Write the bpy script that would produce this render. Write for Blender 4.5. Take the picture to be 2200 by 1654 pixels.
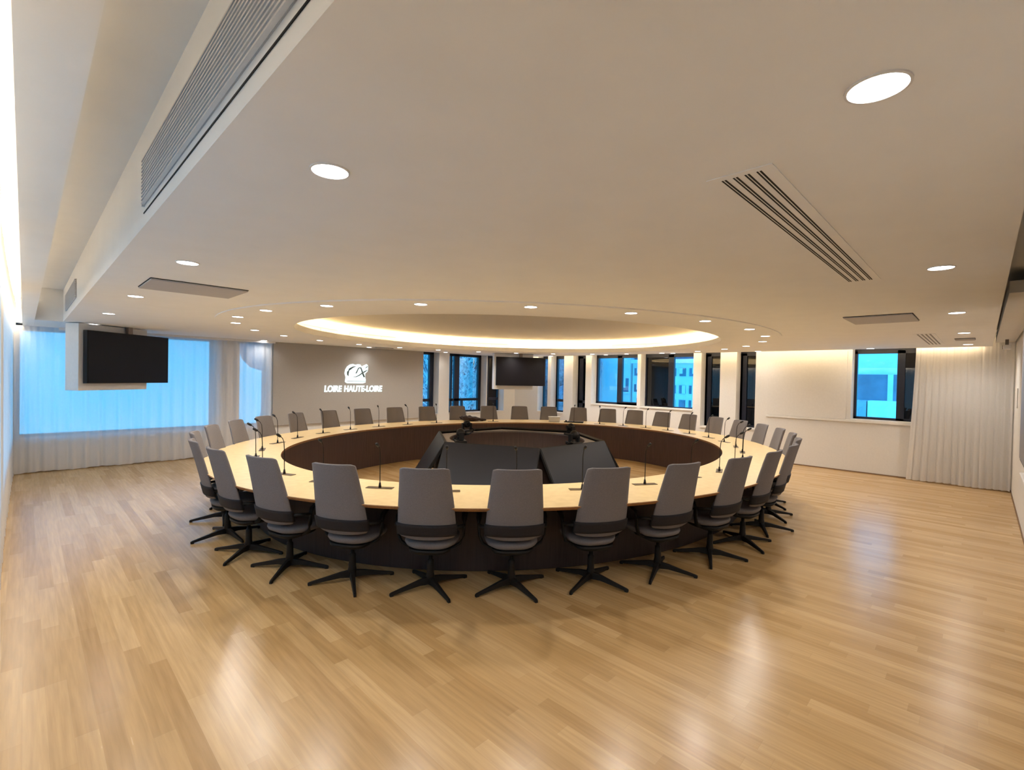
import bpy, bmesh, math, random
from math import sin, cos, pi, radians, hypot, atan2
from mathutils import Vector, Matrix
random.seed(7)
for o in list(bpy.data.objects): bpy.data.objects.remove(o)
SC = bpy.context.scene
COL = SC.collection

# ------------------------------------------------------------------ camera
CAM_H = 1.75
PITCH, ROLL, TR = -0.0144, 0.0204, radians(44.4943)
def cam_axes():
    def room(X, Y, Z): return Vector((X*sin(TR)+Y*cos(TR), -X*cos(TR)+Y*sin(TR), Z))
    def ax(X, Z, Yc):
        return room(X, cos(PITCH)*Yc - sin(PITCH)*Z, sin(PITCH)*Yc + cos(PITCH)*Z)
    return ax(cos(ROLL), sin(ROLL), 0), ax(-sin(ROLL), cos(ROLL), 0), -ax(0, 0, 1)
cd = bpy.data.cameras.new('camera'); cam = bpy.data.objects.new('camera', cd); COL.objects.link(cam)
r_, u_, b_ = cam_axes()
M = Matrix((r_, u_, b_)).transposed().to_4x4(); M.translation = Vector((0, 0, CAM_H))
cam.matrix_world = M
cd.sensor_width = 36; cd.lens = 1030.4/2200*36; cd.clip_start = 0.01; cd.clip_end = 300
SC.camera = cam
# ------------------------------------------------------------------ world and exposure
W = bpy.data.worlds.new('dusk'); SC.world = W; W.use_nodes = True
wn = W.node_tree.nodes; wl = W.node_tree.links; wn.clear()
wo = wn.new('ShaderNodeOutputWorld'); wb = wn.new('ShaderNodeBackground')
tc = wn.new('ShaderNodeTexCoord'); sx = wn.new('ShaderNodeSeparateXYZ'); cr = wn.new('ShaderNodeValToRGB')
wl.new(tc.outputs['Generated'], sx.inputs[0]); wl.new(sx.outputs['Z'], cr.inputs[0])
cr.color_ramp.elements[0].position = 0.0; cr.color_ramp.elements[0].color = (.06, .50, .86, 1)
cr.color_ramp.elements[1].position = .6; cr.color_ramp.elements[1].color = (.04, .33, .80, 1)
wl.new(cr.outputs[0], wb.inputs[0]); wb.inputs[1].default_value = 3.0; wl.new(wb.outputs[0], wo.inputs[0])
SC.view_settings.view_transform = 'Standard'; SC.view_settings.look = 'None'
SC.view_settings.gamma = 1; SC.view_settings.exposure = 0.45
DOWN_W = 42.0      # watts of each downlight
COVE_E = 22.0       # emission of the oval cove strip
SLOT_E = 17.0

# ------------------------------------------------------------------ materials
def mat(name, col, rough=.6, metal=0, noise=.06, scale=30, spec=.5, bump=0, bscale=200):
    m = bpy.data.materials.new(name); m.use_nodes = True
    n = m.node_tree.nodes; l = m.node_tree.links; b = n['Principled BSDF']
    b.inputs['Roughness'].default_value = rough; b.inputs['Metallic'].default_value = metal
    b.inputs['Specular IOR Level'].default_value = spec
    t = n.new('ShaderNodeTexCoord'); z = n.new('ShaderNodeTexNoise'); z.inputs['Scale'].default_value = scale
    z.inputs['Detail'].default_value = 4
    r = n.new('ShaderNodeValToRGB'); e = r.color_ramp.elements
    e[0].position = .3; e[1].position = .7
    e[0].color = tuple(c*(1-noise) for c in col)+(1,); e[1].color = tuple(min(1, c*(1+noise)) for c in col)+(1,)
    l.new(t.outputs['Object'], z.inputs['Vector']); l.new(z.outputs['Fac'], r.inputs[0]); l.new(r.outputs[0], b.inputs['Base Color'])
    if bump:
        z2 = n.new('ShaderNodeTexNoise'); z2.inputs['Scale'].default_value = bscale
        bp = n.new('ShaderNodeBump'); bp.inputs['Strength'].default_value = bump; bp.inputs['Distance'].default_value = .002
        l.new(t.outputs['Object'], z2.inputs['Vector']); l.new(z2.outputs['Fac'], bp.inputs['Height']); l.new(bp.outputs[0], b.inputs['Normal'])
    return m
def emit(name, col, s):
    m = bpy.data.materials.new(name); m.use_nodes = True
    n = m.node_tree.nodes; l = m.node_tree.links; n.clear()
    o = n.new('ShaderNodeOutputMaterial'); e = n.new('ShaderNodeEmission')
    e.inputs[0].default_value = col+(1,); e.inputs[1].default_value = s; l.new(e.outputs[0], o.inputs[0]); return m
def glass(name, tint, refl=1.0, ior=1.5):
    m = bpy.data.materials.new(name); m.use_nodes = True
    n = m.node_tree.nodes; l = m.node_tree.links; n.clear()
    o = n.new('ShaderNodeOutputMaterial'); t = n.new('ShaderNodeBsdfTransparent'); g = n.new('ShaderNodeBsdfGlossy')
    f = n.new('ShaderNodeFresnel'); mx = n.new('ShaderNodeMixShader'); ml = n.new('ShaderNodeMath'); ml.operation = 'MULTIPLY'
    f.inputs[0].default_value = ior; ml.inputs[1].default_value = refl
    t.inputs[0].default_value = tint+(1,); g.inputs['Roughness'].default_value = .01
    l.new(f.outputs[0], ml.inputs[0]); l.new(ml.outputs[0], mx.inputs[0]); l.new(t.outputs[0], mx.inputs[1]); l.new(g.outputs[0], mx.inputs[2])
    l.new(mx.outputs[0], o.inputs[0]); return m
def sheer(name, col, trans=.25):
    m = bpy.data.materials.new(name); m.use_nodes = True
    n = m.node_tree.nodes; l = m.node_tree.links; n.clear()
    o = n.new('ShaderNodeOutputMaterial'); d = n.new('ShaderNodeBsdfDiffuse'); t = n.new('ShaderNodeBsdfTranslucent'); tp = n.new('ShaderNodeBsdfTransparent')
    z = n.new('ShaderNodeTexNoise'); z.inputs['Scale'].default_value = 60; c = n.new('ShaderNodeTexCoord'); r = n.new('ShaderNodeValToRGB')
    r.color_ramp.elements[0].color = tuple(x*.93 for x in col)+(1,); r.color_ramp.elements[1].color = col+(1,)
    l.new(c.outputs['Object'], z.inputs['Vector']); l.new(z.outputs['Fac'], r.inputs[0])
    l.new(r.outputs[0], d.inputs[0]); l.new(r.outputs[0], t.inputs[0])
    a = n.new('ShaderNodeMixShader'); a.inputs[0].default_value = .45; b = n.new('ShaderNodeMixShader'); b.inputs[0].default_value = trans
    l.new(d.outputs[0], a.inputs[1]); l.new(t.outputs[0], a.inputs[2]); l.new(a.outputs[0], b.inputs[1]); l.new(tp.outputs[0], b.inputs[2])
    l.new(b.outputs[0], o.inputs[0]); return m
def wood_floor():
    m = bpy.data.materials.new('oak_parquet'); m.use_nodes = True
    n = m.node_tree.nodes; l = m.node_tree.links; b = n['Principled BSDF']
    t = n.new('ShaderNodeTexCoord'); mp = n.new('ShaderNodeMapping'); mp.inputs['Rotation'].default_value = (0, 0, pi/2)
    mp.inputs['Location'].default_value = (.31, .03, 0)
    l.new(t.outputs['Object'], mp.inputs[0])
    sp = n.new('ShaderNodeSeparateXYZ'); l.new(t.outputs['Object'], sp.inputs[0])
    def mth(op, a, b=None, c=None):
        k = n.new('ShaderNodeMath'); k.operation = op
        for q, v in enumerate((a, b, c)):
            if v is None: continue
            if isinstance(v, (int, float)): k.inputs[q].default_value = v
            else: l.new(v, k.inputs[q])
        return k.outputs[0]
    def wn1(v):
        k = n.new('ShaderNodeTexWhiteNoise'); k.noise_dimensions = '1D'; l.new(v, k.inputs['W']); return k.outputs['Value']
    PW = .088
    xr = mth('DIVIDE', sp.outputs['X'], PW); row = mth('FLOOR', xr)
    ln = mth('MULTIPLY_ADD', wn1(row), .45, .75); sh = mth('MULTIPLY', wn1(mth('ADD', row, 57.3)), 9.0)
    yu = mth('DIVIDE', mth('ADD', sp.outputs['Y'], sh), ln); idx = mth('FLOOR', yu)
    rnd_ = wn1(mth('MULTIPLY_ADD', row, 31.7, mth('MULTIPLY', idx, 7.13)))
    # joints
    fx = mth('ABSOLUTE', mth('SUBTRACT', mth('FRACT', xr), .5)); fy = mth('ABSOLUTE', mth('SUBTRACT', mth('FRACT', yu), .5))
    jx = mth('GREATER_THAN', fx, .492); jy = mth('GREATER_THAN', fy, .4988); jt = mth('MAXIMUM', jx, jy)
    r = n.new('ShaderNodeValToRGB'); e = r.color_ramp.elements
    e[0].position = 0; e[0].color = (.45, .277, .115, 1); e[1].position = 1; e[1].color = (.61, .415, .205, 1)
    e2 = e.new(.35); e2.color = (.52, .335, .148, 1); e3 = e.new(.75); e3.color = (.56, .372, .175, 1)
    l.new(rnd_, r.inputs[0])
    mg = n.new('ShaderNodeMapping'); mg.inputs['Scale'].default_value = (45, 2.2, 1); l.new(t.outputs['Object'], mg.inputs[0])
    g = n.new('ShaderNodeTexNoise'); g.inputs['Scale'].default_value = 1; g.inputs['Detail'].default_value = 6; l.new(mg.outputs[0], g.inputs['Vector'])
    gr = n.new('ShaderNodeValToRGB'); gr.color_ramp.elements[0].color = (.86, .84, .82, 1); gr.color_ramp.elements[1].color = (1.08, 1.07, 1.06, 1)
    gr.color_ramp.elements[0].position = .3; gr.color_ramp.elements[1].position = .7
    l.new(g.outputs['Fac'], gr.inputs[0])
    mx = n.new('ShaderNodeMix'); mx.data_type = 'RGBA'; mx.blend_type = 'MULTIPLY'; mx.inputs[0].default_value = 1
    l.new(r.outputs[0], mx.inputs['A']); l.new(gr.outputs[0], mx.inputs['B']); mj = n.new('ShaderNodeMix'); mj.data_type = 'RGBA'; mj.inputs['B'].default_value = (.42, .27, .13, 1)
    l.new(mth('MULTIPLY', jt, .45), mj.inputs[0]); l.new(mx.outputs['Result'], mj.inputs['A']); l.new(mj.outputs['Result'], b.inputs['Base Color'])
    rr = n.new('ShaderNodeMapRange'); rr.inputs['To Min'].default_value = .20; rr.inputs['To Max'].default_value = .30
    l.new(g.outputs['Fac'], rr.inputs[0]); l.new(rr.outputs[0], b.inputs['Roughness'])
    b.inputs['Specular IOR Level'].default_value = .5
    return m
def grain(name, c1, c2, rough, sc=(60, 60, 3)):
    m = bpy.data.materials.new(name); m.use_nodes = True
    n = m.node_tree.nodes; l = m.node_tree.links; b = n['Principled BSDF']; b.inputs['Roughness'].default_value = rough
    t = n.new('ShaderNodeTexCoord'); mp = n.new('ShaderNodeMapping'); mp.inputs['Scale'].default_value = sc
    g = n.new('ShaderNodeTexNoise'); g.inputs['Scale'].default_value = 1; g.inputs['Detail'].default_value = 5
    r = n.new('ShaderNodeValToRGB'); r.color_ramp.elements[0].color = c1+(1,); r.color_ramp.elements[1].color = c2+(1,)
    r.color_ramp.elements[0].position = .3; r.color_ramp.elements[1].position = .7
    l.new(t.outputs['Object'], mp.inputs[0]); l.new(mp.outputs[0], g.inputs['Vector']); l.new(g.outputs['Fac'], r.inputs[0]); l.new(r.outputs[0], b.inputs['Base Color'])
    return m
WALL = mat('white_wall_paint', (.76, .74, .71), .85, noise=.02)
CEIL = mat('ceiling_paint', (.87, .86, .84), .9, noise=.015, scale=4)
RECESS = mat('recess_paint', (.82, .81, .79), .9, noise=.015, scale=4)
CREAM = mat('cream_cove_paint', (.82, .77, .66), .85, noise=.02)
FLOOR = wood_floor()
TOPW = grain('light_maple_veneer', (.66, .485, .24), (.74, .565, .30), .33, (14, 14, 14))
EDGEW = grain('orange_wood_edge', (.30, .14, .05), (.38, .19, .07), .5)
DARKW = grain('dark_walnut_veneer', (.060, .034, .027), (.092, .052, .042), .5)
DARKW2 = grain('dark_brown_panel', (.032, .020, .019), (.048, .031, .029), .6)
GREYF = mat('grey_chair_fabric', (.20, .185, .19), .95, noise=.10, scale=140, bump=.5, bscale=500, spec=.2)
BAND = mat('charcoal_band_fabric', (.021, .018, .020), .8, noise=.1, scale=90, spec=.3)
BLACKP = mat('black_plastic', (.009, .008, .008), .55, noise=.1, spec=.3)
BLACKM = mat('black_powder_metal', (.011, .009, .008), .5, noise=.1, spec=.25)
SCREEN = mat('dark_screen_glass', (.008, .007, .009), .35, noise=.05, scale=3, spec=.2)
SCREEN2 = mat('matt_dark_screen', (.014, .015, .022), .38, noise=.04, scale=3, spec=.2)
HOUSE = mat('white_lift_housing', (.70, .69, .68), .6, noise=.02)
RIM = mat('grey_brown_rim', (.20, .165, .15), .5, noise=.05)
GREIGE = mat('taupe_feature_panel', (.40, .375, .345), .85, noise=.03, scale=50)
FRAME = mat('dark_navy_window_frame', (.008, .012, .028), .45, noise=.1)
STROKE = mat('dark_grey_metal_letter', (.10, .13, .13), .5)
GRILLE = mat('grey_grille', (.66, .64, .62), .6, noise=.03)
WHITEP = mat('white_plastic', (.72, .70, .68), .5, noise=.02)
PANELG = mat('grey_ceiling_hatch', (.47, .44, .425), .7, noise=.02)
DARKV = mat('dark_void', (.02, .016, .013), .9, noise=.1)
BRASS = mat('bronze_plate', (.10, .065, .035), .35, metal=.6, noise=.1)
BOARD = mat('grey_board', (.20, .19, .19), .45, noise=.04)
BAGM = mat('dark_brown_cloth', (.035, .02, .016), .9, noise=.25, scale=25)
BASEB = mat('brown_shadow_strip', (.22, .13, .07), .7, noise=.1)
GLASS = glass('window_glass', (.90, .95, 1.0), 1.0)
TINT = glass('dark_tinted_glass', (.05, .04, .04), 1.8)
SHEER = sheer('sheer_curtain', (.93, .91, .90), .20)
DENSE = sheer('dense_curtain', (.93, .90, .87), .03)
DLITE = emit('downlight_face', (1, .97, .96), 14.0)
LEDW = emit('warm_led', (1, .74, .42), COVE_E)
LEDS = emit('warm_slot_led', (1, .76, .46), SLOT_E)
LEDL = emit('bright_slot_led', (1, .86, .66), 22.0)
LOGOE = emit('logo_backlight', (.86, 1.0, .98), 1.15)
FACADE = mat('pale_render_facade', (.80, .80, .80), .9, noise=.06, scale=1.5)
FACADE2 = mat('grey_facade_band', (.33, .36, .40), .9, noise=.2, scale=1)
DUSKM = mat('painted_dusk_sky', (.10, .13, .18), .8, noise=.2, scale=3)
WINEXT = mat('far_window_dark', (.17, .21, .27), .3, noise=.3, scale=1)
LEAFD = mat('dark_evergreen_leaf', (.16, .22, .26), .9, noise=.5, scale=5)
BARK = mat('pale_bark', (.62, .62, .60), .8, noise=.3, scale=8)
LEAFP = mat('pale_leaf', (.50, .54, .52), .8, noise=.3, scale=6)

# ------------------------------------------------------------------ helpers
def box(bm, x0, x1, y0, y1, z0, z1, mi=0, M=None):
    v = [bm.verts.new((x, y, z)) for z in (z0, z1) for x, y in ((x0, y0), (x1, y0), (x1, y1), (x0, y1))]
    if M is not None:
        for q in v: q.co = M @ q.co
    fs = []
    for f in ((3, 2, 1, 0), (4, 5, 6, 7), (0, 1, 5, 4), (1, 2, 6, 5), (2, 3, 7, 6), (3, 0, 4, 7)):
        k = bm.faces.new([v[i] for i in f]); k.material_index = mi; fs.append(k)
    return v
def lathe(bm, prof, c=(0, 0), n=20, mi=0, smooth=True):
    rings = []
    for r, z in prof:
        rings.append([bm.verts.new((c[0]+r*cos(2*pi*i/n), c[1]+r*sin(2*pi*i/n), z)) for i in range(n)])
    for a, b in zip(rings, rings[1:]):
        for i in range(n):
            f = bm.faces.new((a[i], a[(i+1) % n], b[(i+1) % n], b[i])); f.smooth = smooth; f.material_index = mi
    for rg, fl in ((rings[0], True), (rings[-1], False)):
        f = bm.faces.new(rg[::-1] if fl else rg); f.material_index = mi
def tube(bm, pts, rad, n=8, mi=0, flat=1.0):
    pts = [Vector(p) for p in pts]; rads = rad if isinstance(rad, (list, tuple)) else [rad]*len(pts)
    rings = []
    for i, p in enumerate(pts):
        t = (pts[min(i+1, len(pts)-1)]-pts[max(i-1, 0)]).normalized()
        up = Vector((0, 0, 1)) if abs(t.z) < .9 else Vector((1, 0, 0))
        s = t.cross(up).normalized(); w = s.cross(t)
        rings.append([bm.verts.new(p+s*rads[i]*cos(2*pi*k/n)+w*rads[i]*flat*sin(2*pi*k/n)) for k in range(n)])
    for a, b in zip(rings, rings[1:]):
        for k in range(n):
            f = bm.faces.new((a[k], a[(k+1) % n], b[(k+1) % n], b[k])); f.smooth = True; f.material_index = mi
    bm.faces.new(rings[0][::-1]).material_index = mi; bm.faces.new(rings[-1]).material_index = mi
def obj(name, bm, m, parent=None, bevel=0, smooth=False, sub=0, solid=0):
    bmesh.ops.recalc_face_normals(bm, faces=bm.faces[:])
    me = bpy.data.meshes.new(name); bm.to_mesh(me); bm.free()
    for k in (m if isinstance(m, (list, tuple)) else [m]): me.materials.append(k)
    if smooth:
        for p in me.polygons: p.use_smooth = True
    o = bpy.data.objects.new(name, me); COL.objects.link(o)
    if parent: o.parent = parent
    if solid:
        s = o.modifiers.new('s', 'SOLIDIFY'); s.thickness = solid; s.offset = 0
    if bevel:
        b = o.modifiers.new('b', 'BEVEL'); b.width = bevel; b.segments = 2; b.limit_method = 'ANGLE'
    if sub:
        s = o.modifiers.new('ss', 'SUBSURF'); s.levels = sub; s.render_levels = sub
    return o
def B(): return bmesh.new()
def bx(name, m, *a, parent=None, bevel=0, M=None):
    b = B(); box(b, *a, M=M); return obj(name, b, m, parent, bevel)
def tag(o, label=None, cat=None, group=None, kind=None):
    if label: o['label'] = label
    if cat: o['category'] = cat
    if group: o['group'] = group
    if kind: o['kind'] = kind
    return o
def thing(name, label, cat, loc=(0, 0, 0), rz=0, group=None):
    o = bpy.data.objects.new(name, None); COL.objects.link(o); o.location = loc; o.rotation_euler = (0, 0, rz)
    o.empty_display_size = .1
    return tag(o, label, cat, group)
def struct(name, bm, m, parent=None, **k):
    o = obj(name, bm, m, parent, **k); o['kind'] = 'structure'; return o
def dup(root, loc, rz, label, group=None):
    r = root.copy(); COL.objects.link(r); r.location = loc; r.rotation_euler = (0, 0, rz); r['label'] = label
    if group: r['group'] = group
    def rec(a, b):
        for ch in a.children:
            c = ch.copy(); COL.objects.link(c); c.parent = b; rec(ch, c)
    rec(root, r); return r

# ------------------------------------------------------------------ room shell
CZ, RZ = 2.45, 2.92
LY, RX, D = 11.38, 11.73, .30
XL, YR = -.24, -.377
def wall_cells(bm, us, zs, holes, mk):
    for u0, u1 in zip(us, us[1:]):
        for z0, z1 in zip(zs, zs[1:]):
            cu, cz = (u0+u1)/2, (z0+z1)/2
            if any(a < cu < b and c < cz < d for a, b, c, d in holes): continue
            mk(bm, u0, u1, z0, z1)
HL = [(-.1, 2.80, .57, 2.50), (3.24, 3.84, .57, 2.50), (7.60, 8.52, .66, 2.50), (8.905, 10.40, .66, 2.50), (10.445, 11.20, .66, 2.50)]
HR = [(.87, 1.90, 1.06, 2.50), (3.72, 4.14, .70, 2.50), (4.52, 4.98, .66, 2.50), (5.18, 6.64, 1.05, 2.50), (6.74, 8.25, 1.05, 2.50),
      (8.46, 8.93, .70, 2.50), (9.28, 9.80, .70, 2.50), (9.93, 10.35, .70, 2.50)]
def cuts(H, lo, hi):
    us = sorted({lo, hi}|{h[0] for h in H}|{h[1] for h in H}); zs = sorted({0, RZ}|{h[2] for h in H}|{h[3] for h in H}); return us, zs
bm = B(); wall_cells(bm, *cuts(HL, XL-.3, RX+.5), HL, lambda b, u0, u1, z0, z1: box(b, u0, u1, LY, LY+D+.06, z0, z1))
struct('wall_back_left', bm, WALL)
bm = B(); wall_cells(bm, *cuts(HR, YR-.3, LY), HR, lambda b, u0, u1, z0, z1: box(b, RX, RX+D+.06, u0, u1, z0, z1))
struct('wall_back_right', bm, WALL)
bm = B(); HW = [(1.2, 5.6, .57, 2.50), (6.2, 10.8, .57, 2.50)]
us = sorted({YR-.3, LY}|{h[0] for h in HW}|{h[1] for h in HW})
wall_cells(bm, us, [0, .57, 2.50, RZ], HW, lambda b, u0, u1, z0, z1: box(b, XL-.1, XL, u0, u1, z0, z1)); struct('wall_left', bm, WALL)
bm = B(); box(bm, XL, RX, YR-.1, YR, 0, RZ); struct('wall_right', bm, WALL)
bm = B(); box(bm, XL-.3, RX+.5, YR-.3, LY+.4, -.1, 0); struct('floor', bm, FLOOR)
bm = B(); box(bm, XL-.3, RX+.5, YR-.3, LY+.4, RZ, RZ+.1); struct('ceiling_upper', bm, RECESS)

ECX, ECY = 6.40, 6.142
def ell(a, b, n=128): return [(ECX+a*cos(2*pi*i/n), ECY+b*sin(2*pi*i/n)) for i in range(n)]
# main lowered ceiling: rectangle with an oval hole
X0, X1, Y0, Y1 = .405, 11.44, -.095, 11.38
def ray_rect(x, y):
    dx, dy = x-ECX, y-ECY; t = 1e9
    if dx > 1e-9: t = min(t, (X1-ECX)/dx)
    if dx < -1e-9: t = min(t, (X0-ECX)/dx)
    if dy > 1e-9: t = min(t, (Y1-ECY)/dy)
    if dy < -1e-9: t = min(t, (Y0-ECY)/dy)
    return ECX+dx*t, ECY+dy*t
angs = [2*pi*i/128 for i in range(128)]
GA, GB = 4.80, 4.20
for cx_, cy_ in ((X0, Y0), (X1, Y0), (X1, Y1), (X0, Y1)):
    a = atan2((cy_-ECY)/GB, (cx_-ECX)/GA) % (2*pi); angs.append(a)
angs = sorted(angs); bm = B()
ic = [bm.verts.new((ECX+GA*cos(a), ECY+GB*sin(a), CZ)) for a in angs]
oc = [bm.verts.new((*ray_rect(ECX+GA*cos(a), ECY+GB*sin(a)), CZ)) for a in angs]
n = len(angs)
for i in range(n): bm.faces.new((ic[i], ic[(i+1) % n], oc[(i+1) % n], oc[i]))
# upstands closing the slab to the upper ceiling
for x0, x1, y0, y1 in ((X0, X0+.02, Y0, Y1), (X0, X1, Y0, Y0+.02), (X1-.02, X1, Y0, Y1)):
    box(bm, x0, x1, y0, y1, CZ+.001, RZ)
struct('ceiling', bm, CEIL)
# dropped oval ring, its lip and the cove above it
DZ = CZ-.012
bm = B()
prof = [(GA, GB, CZ+.02), (GA, GB, DZ), (3.85, 3.38, DZ), (3.838, 3.369, DZ+.004), (3.838, 3.369, 2.535), (3.845, 3.376, 2.54), (4.07, 3.60, 2.54)]
rings = [[bm.verts.new((x, y, z)) for x, y in ell(a, b)] for a, b, z in prof]
for a, b in zip(rings, rings[1:]):
    for i in range(128): bm.faces.new((a[i], a[(i+1) % 128], b[(i+1) % 128], b[i])).smooth = False
struct('trim_1', bm, CEIL)
bm = B()
prof = [(4.07, 3.60, 2.54), (4.07, 3.60, 2.72), (4.03, 3.56, 2.75), (3.2, 2.8, 2.765), (1.5, 1.3, 2.775)]
rings = [[bm.verts.new((x, y, z)) for x, y in ell(a, b)] for a, b, z in prof]
for a, b in zip(rings, rings[1:]):
    for i in range(128): bm.faces.new((a[i], a[(i+1) % 128], b[(i+1) % 128], b[i])).smooth = True
bm.faces.new(rings[-1])
struct('ceiling_cove', bm, CREAM)
bm = B()
A_, B_ = [[bm.verts.new((x, y, z)) for x, y in ell(a, b)] for a, b, z in ((3.93, 3.46, 2.548), (3.97, 3.50, 2.548))]
for i in range(128): bm.faces.new((A_[i], A_[(i+1) % 128], B_[(i+1) % 128], B_[i]))
led = obj('cove_light_strip', bm, LEDW); tag(led, 'warm light strip glowing inside the oval ceiling cove', 'light strip')
# left service recess: pelmet + grilles
bm = B(); box(bm, -.02, .105, YR, LY, CZ, CZ+.26); struct('trim_2', bm, CEIL)
bm = B(); box(bm, .105, .405, 9.75, LY, CZ+.0, RZ); struct('trim_3', bm, RECESS)
bm = B(); box(bm, -.07, -.03, .2, 11.3, 2.50, 2.515); o = obj('slot_light_strip', bm, LEDL); tag(o, 'bright light strip in the slot above the left curtain', 'light strip')
bm = B(); box(bm, 11.47, 11.50, .02, LY-.05, 2.50, 2.515); o = obj('slot_light_strip', bm, LEDS); tag(o, 'warm light strip washing the top of the right window wall', 'light strip')
# right service recess ceiling
bm = B(); box(bm, X0, RX, YR, Y0, 2.72, 2.74); struct('trim_4', bm, RECESS)
bm = B(); box(bm, 5.6, RX, -.36, -.13, 2.52, 2.62); struct('trim_5', bm, WALL, bevel=.004)
# thin dark wood baseboards, their tone painting the recessed shadow gap
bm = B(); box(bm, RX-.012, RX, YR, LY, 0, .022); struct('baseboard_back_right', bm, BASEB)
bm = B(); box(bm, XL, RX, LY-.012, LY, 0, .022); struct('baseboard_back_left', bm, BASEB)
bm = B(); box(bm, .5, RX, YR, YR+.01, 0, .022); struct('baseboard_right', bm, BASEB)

# ------------------------------------------------------------------ windows
wi = [0]
def window(axis, lo, hi, z0, frames, panes, z1=2.47, sill=True):
    """frames: (u0,u1,z0,z1) dark bars; panes: (u0,u1,z0,z1,material)"""
    wi[0] += 1
    def bb(bm, u0, u1, a, b, c, d):
        if axis == 'y': box(bm, u0, u1, LY+a, LY+b, c, d)
        else: box(bm, RX+a, RX+b, u0, u1, c, d)
    bm = B()
    for u0, u1, c, d in frames: bb(bm, u0, u1, D-.04, D+.05, c, d)
    o = struct('window_%d' % wi[0], bm, FRAME)
    for u0, u1, c, d, m in panes:
        bm = B(); bb(bm, u0, u1, D+.0, D+.008, c, d); obj('pane', bm, m, o)
    if sill:
        bm = B(); bb(bm, lo, hi, -.025, D, z0-.03, z0+.004); obj('sill', bm, WALL, o)
    return o
def surround(lo, hi, z0, z1, t=.05): return [(lo-.02, lo+t, z0, z1), (hi-t, hi+.02, z0, z1), (lo, hi, z0-.02, z0+t), (lo, hi, z1-.06, z1+.05)]
T = 2.45
# left wall (behind the curtain)
for a_, b_ in ((1.2, 5.6), (6.2, 10.8)):
    wi[0] += 1; bm = B()
    for u0, u1, c, d in surround(a_, b_, .57, 2.45)+[((a_+b_)/2-.05, (a_+b_)/2+.05, .57, 2.45)]: box(bm, XL-.10, XL-.04, u0, u1, c, d)
    o = struct('window_%d' % wi[0], bm, FRAME)
    bm = B(); box(bm, XL-.075, XL-.068, a_+.02, b_-.02, .6, 2.44); obj('pane', bm, GLASS, o)
# back-left wall
window('y', -.1, 2.8, .57, surround(-.1, 2.8, .57, T), [(-.05, 2.75, .6, T, GLASS)])
window('y', 3.24, 3.84, .57, surround(3.24, 3.84, .57, T), [(3.26, 3.8, .6, T, GLASS)])
window('y', 7.6, 8.52, .66, surround(7.6, 8.52, .66, T)+[(8.37, 8.46, .66, T), (7.6, 8.4, 1.01, 1.09)], [(7.64, 8.48, .7, T, GLASS)])
window('y', 8.905, 10.40, .66, surround(8.905, 10.44, .66, T)+[(9.16, 9.22, .66, T), (9.31, 9.50, .66, T), (8.9, 10.3, 1.01, 1.085), (10.29, 10.42, .66, T), (9.62, 9.66, .66, 1.02)],
       [(8.95, 10.36, .7, T, GLASS)])
window('y', 10.445, 11.20, .66, surround(10.70, 11.22, .66, T)+[(10.5, 11.2, 1.01, 1.09)], [(10.48, 11.18, .7, T, GLASS)])
# back-right wall
window('x', .87, 1.90, 1.06, surround(.87, 1.90, 1.06, T)+[(1.09, 1.21, 1.06, T)], [(.9, 1.12, 1.1, T, TINT), (1.2, 1.86, 1.1, T, GLASS)])
window('x', 3.72, 4.14, .70, surround(3.72, 4.14, .70, T)+[(4.0, 4.14, .7, T)], [(3.75, 4.02, .74, T, TINT)])
window('x', 4.52, 4.98, .66, surround(4.52, 4.98, .66, T)+[(4.84, 4.98, .66, T)], [(4.56, 4.86, .70, T, TINT)])
window('x', 5.18, 6.64, 1.05, surround(5.2, 6.64, 1.05, T, .03)+[(5.82, 5.97, 1.05, T)], [(5.94, 6.62, 1.08, T, TINT), (5.2, 5.84, 1.07, T, GLASS)])
window('x', 6.74, 8.25, 1.05, surround(6.74, 8.25, 1.05, T, .06)+[(7.38, 7.53, 1.05, T), (6.74, 7.4, 1.05, 1.14)], [(6.76, 7.4, 1.1, T, GLASS), (7.5, 8.2, 1.08, T, GLASS)])
window('x', 8.46, 8.93, .70, surround(8.46, 8.93, .70, T)+[(8.74, 8.93, .7, T), (8.5, 8.9, 1.03, 1.11)], [(8.5, 8.8, .74, T, TINT)])
window('x', 9.28, 9.80, .70, surround(9.28, 9.80, .70, T)+[(8.46+1.3, 9.8, .7, T), (9.3, 9.8, 1.03, 1.11)], [(9.32, 9.78, .74, T, GLASS)])
window('x', 9.93, 10.35, .70, surround(9.93, 10.35, .70, T, .02), [(9.95, 10.33, .74, T, GLASS)])
# long white ledge and closed blind on the back-right wall
bm = B(); box(bm, RX-.03, RX, .86, 3.47, 1.0, 1.045); struct('trim_6', bm, WALL, bevel=.006)
o = bx('closed_roller_blind', WALL, RX-.016, RX-.002, 1.98, 3.46, 1.05, 2.44, bevel=.003)
tag(o, 'closed white roller blind on the wall left of the right-hand blue window', 'blind')

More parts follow.
